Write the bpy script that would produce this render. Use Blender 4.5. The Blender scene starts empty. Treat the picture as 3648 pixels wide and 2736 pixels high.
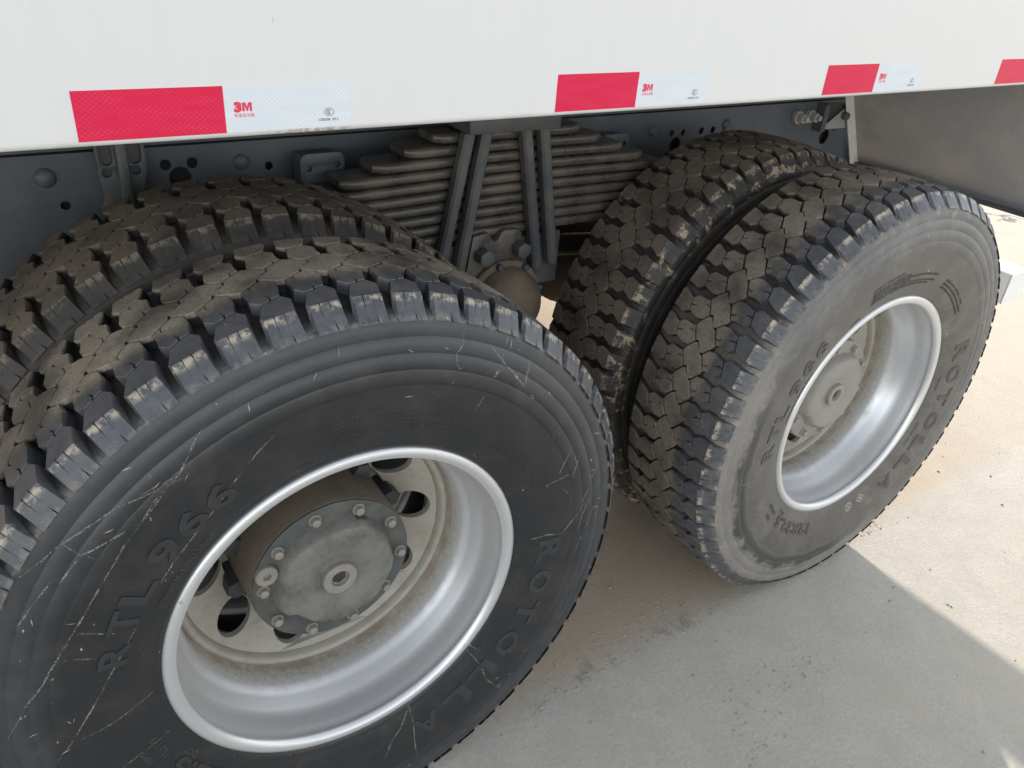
import bpy, bmesh, math, random
from mathutils import Vector, Matrix
from mathutils.bvhtree import BVHTree

random.seed(7)
SC = bpy.context.scene
COL = SC.collection
PI = math.pi

# ------------------------------------------------------------------ camera
cam_d = bpy.data.cameras.new('camera')
cam = bpy.data.objects.new('camera', cam_d)
COL.objects.link(cam)
RIGHT = Vector((0.83090, -0.55153, 0.07357))
UP = Vector((0.22409, 0.45271, 0.86304))
FWD = Vector((0.50930, 0.70061, -0.49975))
M = Matrix((RIGHT, UP, -FWD)).transposed().to_4x4()
M.translation = Vector((-0.3701, -0.8741, 1.4902))
cam.matrix_world = M
cam_d.sensor_width = 36.0
cam_d.lens = 28.141
cam_d.clip_start = 0.02
cam_d.clip_end = 2000
SC.camera = cam

# ------------------------------------------------------------------ sky and sun
SUN_AZ, SUN_EL = math.radians(45.0), math.radians(23.7)   # azimuth measured from +x towards +y
world = bpy.data.worlds.new('World')
SC.world = world
world.use_nodes = True
wn = world.node_tree.nodes
wl = world.node_tree.links
wn.clear()
sky = wn.new('ShaderNodeTexSky')
sky.sky_type = 'NISHITA'
sky.sun_disc = False
sky.sun_elevation = SUN_EL
sky.sun_rotation = math.radians(90.0) - SUN_AZ
sky.air_density = 1.0
sky.dust_density = 0.5
sky.ozone_density = 1.0
bg = wn.new('ShaderNodeBackground')
bg.inputs['Strength'].default_value = 0.15
wo = wn.new('ShaderNodeOutputWorld')
haze = wn.new('ShaderNodeHueSaturation')      # a hazy day: the blue is washed out
haze.inputs['Saturation'].default_value = 0.3
wl.new(sky.outputs[0], haze.inputs['Color'])
wl.new(haze.outputs[0], bg.inputs[0])
wl.new(bg.outputs[0], wo.inputs[0])

sun_d = bpy.data.lights.new('sun', 'SUN')
sun_d.energy = 2.5
sun_d.angle = math.radians(0.8)
sun_d.color = (1.0, 0.915, 0.82)
sun = bpy.data.objects.new('sun', sun_d)
COL.objects.link(sun)
to_sun = Vector((math.cos(SUN_AZ)*math.cos(SUN_EL), math.sin(SUN_AZ)*math.cos(SUN_EL), math.sin(SUN_EL)))
sun.rotation_euler = to_sun.to_track_quat('Z', 'Y').to_euler()
sun.location = to_sun*30

SC.view_settings.view_transform = 'Standard'
SC.view_settings.look = 'None'
SC.view_settings.exposure = 1.52
SC.view_settings.gamma = 1.0
SC.view_settings.use_curve_mapping = False
SC.render.engine = 'CYCLES'
SC.cycles.max_bounces = 12
SC.cycles.diffuse_bounces = 6
SC.cycles.glossy_bounces = 5

# ------------------------------------------------------------------ material helpers
class NT:
    def __init__(s, name):
        s.m = bpy.data.materials.new(name)
        s.m.use_nodes = True
        s.t = s.m.node_tree
        s.t.nodes.clear()
        s.out = s.t.nodes.new('ShaderNodeOutputMaterial')
        s.b = s.t.nodes.new('ShaderNodeBsdfPrincipled')
        s.t.links.new(s.b.outputs[0], s.out.inputs[0])
    def n(s, kind, **kw):
        o = s.t.nodes.new(kind)
        for k, v in kw.items():
            setattr(o, k, v)
        return o
    def set(s, sock, v):
        if hasattr(v, 'is_output') or isinstance(v, bpy.types.NodeSocket):
            s.t.links.new(v, sock)
        else:
            sock.default_value = v
    def pos(s):
        return s.n('ShaderNodeNewGeometry').outputs['Position']
    def obj(s):
        return s.n('ShaderNodeTexCoord').outputs['Object']
    def mapping(s, v, scale=(1, 1, 1), loc=(0, 0, 0), rot=(0, 0, 0)):
        o = s.n('ShaderNodeMapping')
        s.set(o.inputs[0], v)
        o.inputs['Scale'].default_value = scale
        o.inputs['Location'].default_value = loc
        o.inputs['Rotation'].default_value = rot
        return o.outputs[0]
    def noise(s, v, scale, detail=4, rough=0.55, dist=0.0):
        o = s.n('ShaderNodeTexNoise')
        s.set(o.inputs['Vector'], v)
        o.inputs['Scale'].default_value = scale
        o.inputs['Detail'].default_value = detail
        o.inputs['Roughness'].default_value = rough
        o.inputs['Distortion'].default_value = dist
        return o.outputs['Fac']
    def ramp(s, v, lo, hi, a=0.0, b=1.0, smooth=True):
        o = s.n('ShaderNodeMapRange')
        if smooth:
            o.interpolation_type = 'SMOOTHSTEP'
        s.set(o.inputs[0], v)
        s.set(o.inputs[1], lo)
        s.set(o.inputs[2], hi)
        s.set(o.inputs[3], a)
        s.set(o.inputs[4], b)
        return o.outputs[0]
    def math(s, op, a, b=0.0, c=0.0):
        o = s.n('ShaderNodeMath', operation=op)
        s.set(o.inputs[0], a)
        s.set(o.inputs[1], b)
        s.set(o.inputs[2], c)
        return o.outputs[0]
    def mix(s, fac, a, b):
        o = s.n('ShaderNodeMix', data_type='RGBA')
        s.set(o.inputs[0], fac)
        for sock, v in ((o.inputs[6], a), (o.inputs[7], b)):
            if isinstance(v, tuple):
                sock.default_value = (*v[:3], 1.0)
            else:
                s.set(sock, v)
        return o.outputs[2]
    def sep(s, v):
        o = s.n('ShaderNodeSeparateXYZ')
        s.set(o.inputs[0], v)
        return o.outputs
    def bump(s, h, strength=0.3, dist=0.002, normal=None):
        o = s.n('ShaderNodeBump')
        o.inputs['Strength'].default_value = strength
        o.inputs['Distance'].default_value = dist
        s.set(o.inputs['Height'], h)
        if normal is not None:
            s.set(o.inputs['Normal'], normal)
        return o.outputs[0]
    def fin(s, color, rough=0.5, metal=0.0, spec=0.5, normal=None):
        if isinstance(color, tuple):
            color = (*color[:3], 1.0)
        s.set(s.b.inputs['Base Color'], color)
        s.set(s.b.inputs['Roughness'], rough)
        s.set(s.b.inputs['Metallic'], metal)
        s.set(s.b.inputs['Specular IOR Level'], spec)
        if normal is not None:
            s.set(s.b.inputs['Normal'], normal)
        return s.m

def paint(name, base, dirt, amount=0.3, rough=0.5, metal=0.0, scale=9.0, bump=0.15, spec=0.5, fine=90.0):
    t = NT(name)
    p = t.pos()
    big = t.noise(p, scale, 6, 0.65)
    small = t.noise(p, fine, 4, 0.6)
    f = t.math('MULTIPLY', t.ramp(big, 0.38, 0.72), amount)
    f2 = t.math('ADD', f, t.math('MULTIPLY', t.ramp(small, 0.5, 0.75), amount*0.5))
    c = t.mix(f2, base, dirt)
    r = t.math('ADD', t.math('MULTIPLY', f2, 0.35), rough)
    return t.fin(c, r, metal, spec, t.bump(small, bump, 0.001))

def rubber(name, base, dust, haze, patches, flank, rough=0.42, clump=0.0, top=0.0, side=False, film=0.0, sky_sheen=0.0):
    """rubber with an even dust film (haze), patchy dust, pale dirt on the flanks of the shoulder lugs and dried mud (clump)"""
    t = NT(name)
    p = t.pos()
    x, y, z = t.sep(t.obj())[:3]
    r = t.math('SQRT', t.math('ADD', t.math('MULTIPLY', x, x), t.math('MULTIPLY', z, z)))
    w = t.math('ABSOLUTE', y)
    n1 = t.noise(p, 14.0, 7, 0.7, 0.4)
    n2 = t.noise(p, 70.0, 5, 0.7)
    n3 = t.noise(t.mapping(p, (1, 1, 0.35), rot=(0.3, 0.2, 0.5)), 260.0, 3, 0.6)
    f = t.math('ADD', haze, t.math('MULTIPLY', t.ramp(n1, 0.42, 0.75), patches))
    f = t.math('ADD', f, t.math('MULTIPLY', t.ramp(n2, 0.5, 0.8), patches*0.8))
    if top > 0:      # the faces that roll on the ground carry a film of dried dust
        tp = t.math('MULTIPLY', t.ramp(r, 0.5335, 0.5362), t.ramp(t.noise(p, 9.0, 4, 0.6), 0.30, 0.62, 0.25, 1.0))
        tp = t.math('MULTIPLY', tp, t.ramp(n3, 0.30, 0.62, 0.55, 1.0))
        if side:      # but the outer rows of lugs are rubbed clean
            tp = t.math('MULTIPLY', tp, t.ramp(t.math('ADD', y, t.math('MULTIPLY', t.math('SUBTRACT', n1, 0.5), 0.04)), -0.062, -0.026, 0.12, 1.0))
        f = t.math('ADD', f, t.math('MULTIPLY', tp, top))
    if side:         # bluish sky reflection on the outer lugs, painted into the base colour
        lug_sheen = t.math('MULTIPLY', t.ramp(y, -0.030, -0.070), t.ramp(n2, 0.25, 0.65, 0.55, 1.0))
        base = t.mix(t.math('MULTIPLY', lug_sheen, 0.17), base, (0.30, 0.335, 0.395))
    f = t.math('MULTIPLY', f, t.ramp(r, 0.512, 0.506, 0.35, 1.0)) if top == 0 else f
    c = t.mix(f, base, dust)
    if sky_sheen > 0:      # sky sheen growing towards the shoulder, put into the colour as blue grey
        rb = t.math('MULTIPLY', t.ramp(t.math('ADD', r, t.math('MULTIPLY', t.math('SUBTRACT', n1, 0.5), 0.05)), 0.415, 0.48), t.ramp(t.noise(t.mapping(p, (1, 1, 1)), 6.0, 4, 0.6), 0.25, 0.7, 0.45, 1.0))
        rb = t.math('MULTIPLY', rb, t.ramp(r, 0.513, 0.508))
        c = t.mix(t.math('MULTIPLY', rb, sky_sheen), c, (0.30, 0.325, 0.36))
    fl = t.math('MULTIPLY', t.ramp(w, 0.1135, 0.1165), t.math('MULTIPLY', t.ramp(r, 0.5255, 0.5325), t.ramp(n2, 0.44, 0.60)))
    lip = t.math('MULTIPLY', t.math('MULTIPLY', t.ramp(r, 0.503, 0.507), t.ramp(r, 0.517, 0.509)), t.math('MULTIPLY', t.ramp(n2, 0.42, 0.6), 0.22))
    c = t.mix(t.math('MULTIPLY', t.math('MAXIMUM', fl, lip), flank), c, (0.40, 0.34, 0.25))
    sp = t.math('MULTIPLY', t.ramp(t.noise(t.mapping(p, (1, 1, 0.5), rot=(0, 0.7, 0)), 120.0, 2, 0.5), 0.745, 0.77), t.ramp(n1, 0.45, 0.6))
    c = t.mix(t.math('MULTIPLY', sp, 0.8), c, (0.5, 0.46, 0.36))
    if clump > 0:
        cl = t.math('MULTIPLY', t.ramp(t.noise(p, 26.0, 6, 0.7, 0.5), 0.55, 0.61), t.math('MULTIPLY', t.ramp(w, 0.10, 0.12), t.ramp(r, 0.47, 0.50)))
        c = t.mix(t.math('MULTIPLY', cl, clump), c, (0.42, 0.32, 0.22))
    if film > 0:     # torn film of dried mud on the lower front of the sidewall
        px, _, pz = t.sep(p)[:3]
        low = t.math('ADD', t.math('MULTIPLY', x, -0.75), t.math('MULTIPLY', z, -0.66))
        ed = t.math('ADD', t.math('ADD', r, t.math('MULTIPLY', t.math('SUBTRACT', n1, 0.5), 0.07)), t.math('MULTIPLY', t.math('SUBTRACT', n2, 0.5), 0.02))
        fm = t.math('MULTIPLY', t.ramp(ed, 0.446, 0.468), t.ramp(low, 0.05, 0.22))
        fm = t.math('MULTIPLY', fm, t.ramp(n3, 0.25, 0.6, 0.5, 1.0))
        c = t.mix(t.math('MULTIPLY', fm, film), c, (0.31, 0.275, 0.235))
        bare = t.math('MULTIPLY', t.math('MULTIPLY', t.ramp(ed, 0.420, 0.425), t.ramp(ed, 0.452, 0.448)), t.ramp(low, 0.15, 0.30))
        c = t.mix(t.math('MULTIPLY', bare, 0.5), c, base)
    rr = t.math('ADD', t.math('MULTIPLY', f, 0.5), rough)
    nb = t.bump(n3, 0.25, 0.0006)
    nb = t.bump(n2, 0.35, 0.0012, nb)
    return t.fin(c, rr, 0.0, 0.5, nb)

MAT = {}
def white_panel():
    t = NT('white_body_paint')
    p = t.pos()
    x, y, z = t.sep(p)[:3]
    drip = t.noise(t.mapping(p, (38, 38, 0.7)), 1.0, 5, 0.6)
    blot = t.noise(p, 2.2, 5, 0.6)
    c = t.mix(t.math('MULTIPLY', t.ramp(drip, 0.42, 0.75), 0.13), (0.665, 0.657, 0.642), (0.555, 0.55, 0.54))
    c = t.mix(t.math('MULTIPLY', t.ramp(blot, 0.45, 0.75), 0.12), c, (0.64, 0.625, 0.595))
    spk = t.math('MULTIPLY', t.ramp(t.noise(t.mapping(p, (1, 1, 0.5)), 150.0, 2, 0.5), 0.70, 0.72),
                 t.ramp(t.noise(p, 5.0, 3, 0.6), 0.52, 0.60))
    c = t.mix(t.math('MULTIPLY', spk, 0.4), c, (0.25, 0.24, 0.22))
    # rust and grime on the hem just under the first sticker
    ru = t.math('MULTIPLY', t.math('MULTIPLY', t.ramp(x, -0.09, -0.03), t.ramp(x, 0.06, 0.0)),
                t.math('MULTIPLY', t.ramp(z, 1.264, 1.260), t.ramp(t.noise(p, 120.0, 4, 0.7), 0.42, 0.6)))
    c = t.mix(t.math('MULTIPLY', ru, 0.75), c, (0.33, 0.22, 0.12))
    gr = t.math('MULTIPLY', t.ramp(z, 1.268, 1.258), t.ramp(t.noise(p, 30.0, 5, 0.7), 0.4, 0.7))
    c = t.mix(t.math('MULTIPLY', gr, 0.3), c, (0.5, 0.44, 0.34))
    return t.fin(c, 0.42, 0.0, 0.4, t.bump(t.noise(t.mapping(p, (1, 1, 0.15)), 60.0, 3, 0.5), 0.06, 0.001))
MAT['white'] = white_panel()

def tape(name, base, line, amt):
    t = NT(name)
    p = t.pos()
    x, y, z = t.sep(p)[:3]
    s = 2*PI/0.0062
    x = t.math('ADD', x, 0.0)
    a = t.math('SINE', t.math('MULTIPLY', t.math('ADD', x, t.math('MULTIPLY', z, 1.2)), s))
    b = t.math('SINE', t.math('MULTIPLY', t.math('SUBTRACT', x, t.math('MULTIPLY', z, 1.2)), s))
    m = t.math('MAXIMUM', t.ramp(a, 0.75, 1.0), t.ramp(b, 0.75, 1.0))
    blot = t.noise(t.mapping(p, (6, 6, 30)), 3.0, 4, 0.6)
    c = t.mix(t.math('MULTIPLY', t.math('MULTIPLY', m, amt), t.ramp(blot, 0.35, 0.7)), base, line)
    return t.fin(c, 0.25, 0.0, 0.3, t.bump(m, 0.05, 0.0003))
MAT['tape_red'] = tape('red_reflective_tape', (0.62, 0.008, 0.058), (0.70, 0.08, 0.135), 0.45)
MAT['tape_white'] = tape('white_reflective_tape', (0.61, 0.645, 0.675), (0.74, 0.76, 0.77), 0.9)
MAT['print_red'] = paint('red_print', (0.66, 0.03, 0.09), (0.66, 0.03, 0.09), 0.0, 0.3)
MAT['print_black'] = paint('black_print', (0.035, 0.035, 0.04), (0.05, 0.05, 0.05), 0.1, 0.3)

MAT['chassis'] = paint('slate_chassis_paint', (0.063, 0.075, 0.091), (0.18, 0.165, 0.15), 0.28, 0.45, 0.0, 5.0, 0.1)
MAT['chassis_dark'] = paint('dark_bracket_paint', (0.062, 0.066, 0.072), (0.18, 0.155, 0.13), 0.45, 0.45, 0.0, 12.0, 0.35)
MAT['spring'] = paint('dusty_spring_paint', (0.058, 0.053, 0.048), (0.175, 0.14, 0.105), 0.55, 0.26, 0.0, 14.0, 0.25)
MAT['plate'] = paint('grey_plate_paint', (0.25, 0.26, 0.275), (0.37, 0.345, 0.31), 0.8, 0.5, 0.0, 7.0, 0.2)
MAT['cream'] = paint('dirty_white_paint', (0.62, 0.61, 0.58), (0.40, 0.36, 0.30), 0.3, 0.5, 0.0, 10.0, 0.1)
MAT['bumper'] = paint('white_bumper_paint', (0.78, 0.77, 0.75), (0.5, 0.46, 0.4), 0.2, 0.4, 0.0, 9.0, 0.1)
MAT['cap'] = paint('dust_covered_cap', (0.105, 0.082, 0.06), (0.20, 0.15, 0.105), 0.7, 0.6, 0.0, 11.0, 0.3)
MAT['dark'] = paint('dark_grime_and_shade', (0.03, 0.03, 0.032), (0.08, 0.07, 0.06), 0.4, 0.6)  # grime on the underbody parts, and the painted shade in the gusset opening
MAT['rust'] = paint('rusty_axle', (0.045, 0.036, 0.029), (0.11, 0.07, 0.045), 0.5, 0.6, 0.0, 12.0, 0.5)

def rim_mat(name, dirt_amt):
    t = NT(name)
    p = t.pos()
    x, y, z = t.sep(t.obj())[:3]
    r = t.math('SQRT', t.math('ADD', t.math('MULTIPLY', x, x), t.math('MULTIPLY', z, z)))
    n1 = t.noise(p, 30.0, 6, 0.7, 0.3)
    n2 = t.noise(p, 160.0, 4, 0.6)
    # the deeper parts of the wheel well are caked with road dust
    deep = t.ramp(t.math('ADD', y, t.math('MULTIPLY', t.math('SUBTRACT', n1, 0.5), 0.05)), -0.040, 0.004)
    f = t.math('MULTIPLY', deep, dirt_amt)
    f = t.math('ADD', f, t.math('MULTIPLY', t.ramp(n1, 0.55, 0.8), 0.10))
    rust = t.math('MULTIPLY', t.math('MULTIPLY', t.ramp(y, 0.002, 0.012), t.ramp(y, 0.036, 0.026)), t.ramp(n1, 0.30, 0.62))
    c = t.mix(f, (0.64, 0.64, 0.64), t.mix(t.ramp(n2, 0.35, 0.7), (0.33, 0.305, 0.26), (0.45, 0.415, 0.355)))
    c = t.mix(t.math('MULTIPLY', rust, 0.75), c, (0.285, 0.215, 0.155))
    chip = t.math('MULTIPLY', t.ramp(t.noise(p, 95.0, 3, 0.6), 0.71, 0.74), 0.6)
    c = t.mix(chip, c, (0.16, 0.14, 0.12))
    met = t.math('MULTIPLY', t.math('SUBTRACT', 1.0, t.math('MINIMUM', t.math('ADD', f, rust), 1.0)), 0.62)
    rr = t.math('ADD', 0.36, t.math('MULTIPLY', f, 0.5))
    return t.fin(c, rr, met, 0.5, t.bump(n2, 0.10, 0.0006))
MAT['rim'] = rim_mat('silver_rim_paint', 0.9)
MAT['disc'] = paint('dusty_wheel_disc', (0.36, 0.335, 0.285), (0.24, 0.18, 0.125), 0.45, 0.55, 0.0, 16.0, 0.2)
MAT['drum'] = paint('dusty_hub_barrel', (0.14, 0.12, 0.092), (0.10, 0.072, 0.045), 0.6, 0.6, 0.0, 14.0, 0.4)
MAT['hub'] = paint('grey_hub_flange', (0.048, 0.055, 0.056), (0.17, 0.14, 0.105), 0.40, 0.5, 0.0, 26.0, 0.35)
MAT['dome'] = paint('dusty_cover_dome', (0.165, 0.158, 0.14), (0.065, 0.058, 0.048), 0.75, 0.45, 0.0, 13.0, 0.5)
MAT['hub_dusty'] = paint('dusty_hub_cover', (0.24, 0.225, 0.20), (0.34, 0.30, 0.24), 0.5, 0.6, 0.0, 16.0, 0.35)
MAT['bolt'] = paint('dull_bolt_steel', (0.26, 0.245, 0.22), (0.34, 0.29, 0.22), 0.5, 0.45, 0.3, 40.0, 0.2)
MAT['nut'] = paint('black_wheel_nut', (0.035, 0.036, 0.038), (0.12, 0.10, 0.08), 0.3, 0.45, 0.2)

RUB = (0.0135, 0.0148, 0.0175)
DUST = (0.275, 0.232, 0.178)
MAT['rub_near'] = rubber('tyre_rubber', RUB, DUST, 0.012, 0.06, 0.85, 0.36, film=0.0, sky_sheen=0.09)
MAT['rub_near_in'] = rubber('dusty_inner_rubber', RUB, (0.20, 0.16, 0.12), 0.12, 0.18, 0.35, 0.5, top=0.62)
MAT['rub_far'] = rubber('dusty_tyre_rubber', RUB, (0.38, 0.345, 0.295), 0.20, 0.17, 0.9, 0.38, 0.35, film=0.42, sky_sheen=0.16)
MAT['tread_near'] = rubber('tread_rubber', RUB, DUST, 0.03, 0.16, 0.9, 0.38, top=0.95, side=True)
MAT['tread_far'] = rubber('dusty_tread_rubber', RUB, DUST, 0.05, 0.22, 0.9, 0.38, top=0.68, side=True)
MAT['rub_far_in'] = rubber('muddy_inner_rubber', RUB, (0.22, 0.175, 0.13), 0.10, 0.18, 0.6, 0.5, 1.0, top=0.58)
MAT['letter_near'] = rubber('raised_lettering_rubber', (0.025, 0.0265, 0.0295), DUST, 0.015, 0.04, 0.0, 0.36)
MAT['letter_small'] = rubber('small_lettering_rubber', (0.034, 0.035, 0.037), DUST, 0.05, 0.08, 0.0, 0.4)
MAT['letter_far'] = rubber('dark_lettering_rubber', (0.03, 0.03, 0.031), (0.30, 0.26, 0.21), 0.10, 0.10, 0.0, 0.45)

def scratch_mat():
    t = NT('chalky_scratch')
    p = t.pos()
    a = t.math('MULTIPLY', t.ramp(t.noise(p, 55.0, 4, 0.7), 0.33, 0.60), t.ramp(t.noise(p, 420.0, 3, 0.7), 0.40, 0.58))
    t.set(t.b.inputs['Alpha'], t.math('MULTIPLY', a, 0.62))
    return t.fin((0.36, 0.35, 0.33), 0.8, 0.0, 0.2)
MAT['scratch'] = scratch_mat()
MAT['stamp'] = paint('pale_stamped_mark', (0.36, 0.34, 0.295), (0.3, 0.27, 0.22), 0.4, 0.7)

def ground_mat():
    t = NT('dusty_concrete')
    p = t.pos()
    x, y, z = t.sep(p)[:3]
    big = t.noise(p, 1.3, 6, 0.6)
    mid = t.noise(p, 9.0, 7, 0.68)
    fine = t.noise(p, 110.0, 6, 0.78)
    grit = t.noise(p, 520.0, 3, 0.7)
    c = t.mix(t.ramp(mid, 0.32, 0.72), (0.465, 0.437, 0.378), (0.55, 0.515, 0.445))
    c = t.mix(t.math('MULTIPLY', t.ramp(big, 0.40, 0.68), 0.35), c, (0.50, 0.465, 0.40))
    c = t.mix(t.math('MULTIPLY', t.ramp(fine, 0.38, 0.62), 0.5), c, (0.36, 0.34, 0.305))
    c = t.mix(t.math('MULTIPLY', t.ramp(t.noise(p, 46.0, 6, 0.75), 0.44, 0.62), 0.22), c, (0.54, 0.53, 0.475))
    c = t.mix(t.math('MULTIPLY', t.ramp(grit, 0.60, 0.72), 0.5), c, (0.62, 0.60, 0.55))
    c = t.mix(t.math('MULTIPLY', t.ramp(grit, 0.38, 0.30), 0.5), c, (0.17, 0.165, 0.15))
    # fine sand swept in under the truck: its front edge runs along the outer tyres
    edge = t.math('ADD', y, t.math('ADD', t.math('MULTIPLY', t.math('SUBTRACT', mid, 0.5), 0.10),
                                   t.math('MULTIPLY', t.math('SUBTRACT', big, 0.5), 0.12)))
    sand = t.ramp(edge, -0.015, 0.10)
    sandc = t.mix(t.ramp(fine, 0.35, 0.65), (0.44, 0.345, 0.245), (0.50, 0.405, 0.30))
    far = t.ramp(x, 1.75, 2.6, 1.0, 0.45)
    c = t.mix(t.math('MULTIPLY', t.math('MULTIPLY', sand, far), 0.85), c, sandc)
    # sand patches out on the open concrete
    pat = t.ramp(t.noise(t.mapping(p, loc=(3.1, 1.7, 0)), 3.4, 6, 0.62, 0.6), 0.52, 0.66)
    c = t.mix(t.math('MULTIPLY', pat, 0.45), c, (0.50, 0.45, 0.37))
    # dark blots left by a tyre rolling along the edge of the sand
    bl = t.math('MULTIPLY', t.ramp(t.math('ABSOLUTE', t.math('SUBTRACT', y, 0.032)), 0.045, 0.0),
                t.math('MULTIPLY', t.ramp(t.noise(t.mapping(p, (1, 0.6, 1)), 21.0, 3, 0.55), 0.50, 0.62),
                       t.math('MULTIPLY', t.ramp(x, 0.35, 0.5), t.ramp(x, 1.1, 0.9))))
    c = t.mix(t.math('MULTIPLY', bl, 0.38), c, (0.12, 0.11, 0.10))
    # cracks
    vo = t.n('ShaderNodeTexVoronoi', feature='DISTANCE_TO_EDGE')
    dis = t.n('ShaderNodeVectorMath', operation='ADD')
    nz = t.n('ShaderNodeTexNoise')
    t.set(nz.inputs['Vector'], p)
    nz.inputs['Scale'].default_value = 2.5
    nz.inputs['Detail'].default_value = 7
    t.set(dis.inputs[0], p)
    t.set(dis.inputs[1], nz.outputs['Color'])
    t.set(vo.inputs['Vector'], dis.outputs[0])
    vo.inputs['Scale'].default_value = 0.42
    cr = t.math('MULTIPLY', t.ramp(vo.outputs['Distance'], 0.012, 0.002), t.ramp(x, 4.0, 4.6))
    c = t.mix(t.math('MULTIPLY', cr, 0.8), c, (0.09, 0.085, 0.08))
    nb = t.bump(grit, 0.8, 0.0016)
    nb = t.bump(fine, 0.7, 0.004, nb)
    nb = t.bump(mid, 0.25, 0.006, nb)
    return t.fin(c, 0.9, 0.0, 0.2, nb)
MAT['ground'] = ground_mat()
MAT['pebble'] = paint('pebble_stone', (0.24, 0.225, 0.20), (0.42, 0.39, 0.33), 0.6, 0.85, 0.0, 60.0, 0.3)
MAT['sandlump'] = paint('dry_sand', (0.36, 0.30, 0.225), (0.44, 0.37, 0.28), 0.5, 0.95, 0.0, 60.0, 0.5)

# ------------------------------------------------------------------ object helpers
def link(name, mesh, mat=None, parent=None, smooth=None):
    o = bpy.data.objects.new(name, mesh)
    COL.objects.link(o)
    if mat is not None:
        mesh.materials.clear()
        mesh.materials.append(mat)
    if parent is not None:
        o.parent = parent
    if smooth is not None:
        mesh.shade_smooth()
        mesh.set_sharp_from_angle(angle=math.radians(smooth))
    return o

def bm_obj(name, bm, mat, parent=None, smooth=None, recalc=True):
    if recalc:
        bmesh.ops.recalc_face_normals(bm, faces=bm.faces)
    me = bpy.data.meshes.new(name)
    bm.to_mesh(me)
    bm.free()
    return link(name, me, mat, parent, smooth)

def empty(name, loc, parent=None):
    o = bpy.data.objects.new(name, None)
    o.empty_display_size = 0.1
    COL.objects.link(o)
    o.location = loc
    if parent is not None:
        o.parent = parent
    return o

def box_bm(bm, x0, x1, y0, y1, z0, z1, bevel=0.0, seg=2):
    t = bmesh.new()
    bmesh.ops.create_cube(t, size=1.0)
    for v in t.verts:
        v.co = Vector(((x0+x1)/2+v.co.x*(x1-x0), (y0+y1)/2+v.co.y*(y1-y0), (z0+z1)/2+v.co.z*(z1-z0)))
    if bevel > 0:
        bmesh.ops.bevel(t, geom=t.edges[:], offset=bevel, segments=seg, profile=0.5, affect='EDGES')
    me = bpy.data.meshes.new('tmp')
    t.to_mesh(me); t.free()
    bm.from_mesh(me)
    bpy.data.meshes.remove(me)

def cyl_bm(bm, c, axis, r, h, seg=24, r2=None, bevel=0.0):
    """cylinder whose base centre is c, along axis, height h"""
    t = bmesh.new()
    bmesh.ops.create_cone(t, cap_ends=True, segments=seg, radius1=r, radius2=r if r2 is None else r2, depth=h)
    if bevel > 0:
        top = [e for e in t.edges if all(v.co.z > h/2-1e-6 for v in e.verts)]
        bmesh.ops.bevel(t, geom=top, offset=bevel, segments=2, profile=0.5, affect='EDGES')
    a = Vector(axis).normalized()
    mat = Matrix.Translation(Vector(c)+a*h/2) @ a.to_track_quat('Z', 'Y').to_matrix().to_4x4()
    bmesh.ops.transform(t, matrix=mat, verts=t.verts)
    me = bpy.data.meshes.new('tmp')
    t.to_mesh(me); t.free()
    bm.from_mesh(me)
    bpy.data.meshes.remove(me)

def lathe_bm(profile, seg=128, closed=False, bm=None, cx=0, cz=0):
    """profile of (r, y) turned about the y axis"""
    bm = bm or bmesh.new()
    rings = []
    for r, y in profile:
        rings.append([bm.verts.new((cx+r*math.sin(2*PI*k/seg), y, cz+r*math.cos(2*PI*k/seg))) for k in range(seg)])
    n = len(rings)
    for i in range(n if closed else n-1):
        a, b = rings[i], rings[(i+1) % n]
        for k in range(seg):
            bm.faces.new((a[k], a[(k+1) % seg], b[(k+1) % seg], b[k]))
    return bm, rings

def plate2d(name, loops, depth, mat, parent, to3d, bevel=0.0, smooth=None):
    """a flat plate with holes: loops of 2D points (first the outline), thickness depth; to3d maps (u, v, d) to a point"""
    cu = bpy.data.curves.new(name, 'CURVE')
    cu.dimensions = '2D'
    cu.fill_mode = 'BOTH'
    cu.extrude = depth/2
    cu.bevel_depth = bevel
    cu.bevel_resolution = 1
    for lp in loops:
        sp = cu.splines.new('POLY')
        sp.points.add(len(lp)-1)
        for q, pnt in zip(sp.points, lp):
            q.co = (pnt[0], pnt[1], 0, 1)
        sp.use_cyclic_u = True
    o = bpy.data.objects.new(name, cu)
    COL.objects.link(o)
    bpy.context.view_layer.update()
    me = bpy.data.meshes.new_from_object(o, depsgraph=bpy.context.evaluated_depsgraph_get())
    bpy.data.objects.remove(o)
    bpy.data.curves.remove(cu)
    me.name = name
    for v in me.vertices:
        v.co = to3d(v.co.x, v.co.y, v.co.z)
    bm = bmesh.new()
    bm.from_mesh(me)
    bmesh.ops.remove_doubles(bm, verts=bm.verts, dist=1e-5)
    bmesh.ops.recalc_face_normals(bm, faces=bm.faces)
    bm.to_mesh(me); bm.free()
    return link(name, me, mat, parent, smooth)

def circle2(cx, cy, r, n=24):
    return [(cx+r*math.cos(2*PI*k/n), cy+r*math.sin(2*PI*k/n)) for k in range(n)]

def slot2(cx, cy, hw, hh, n=8):
    pts = []
    for k in range(n+1):
        a = PI*k/n
        pts.append((cx+hw*math.cos(a), cy+(hh-hw)+hw*math.sin(a)))
    for k in range(n+1):
        a = PI+PI*k/n
        pts.append((cx+hw*math.cos(a), cy-(hh-hw)+hw*math.sin(a)))
    return pts

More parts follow.
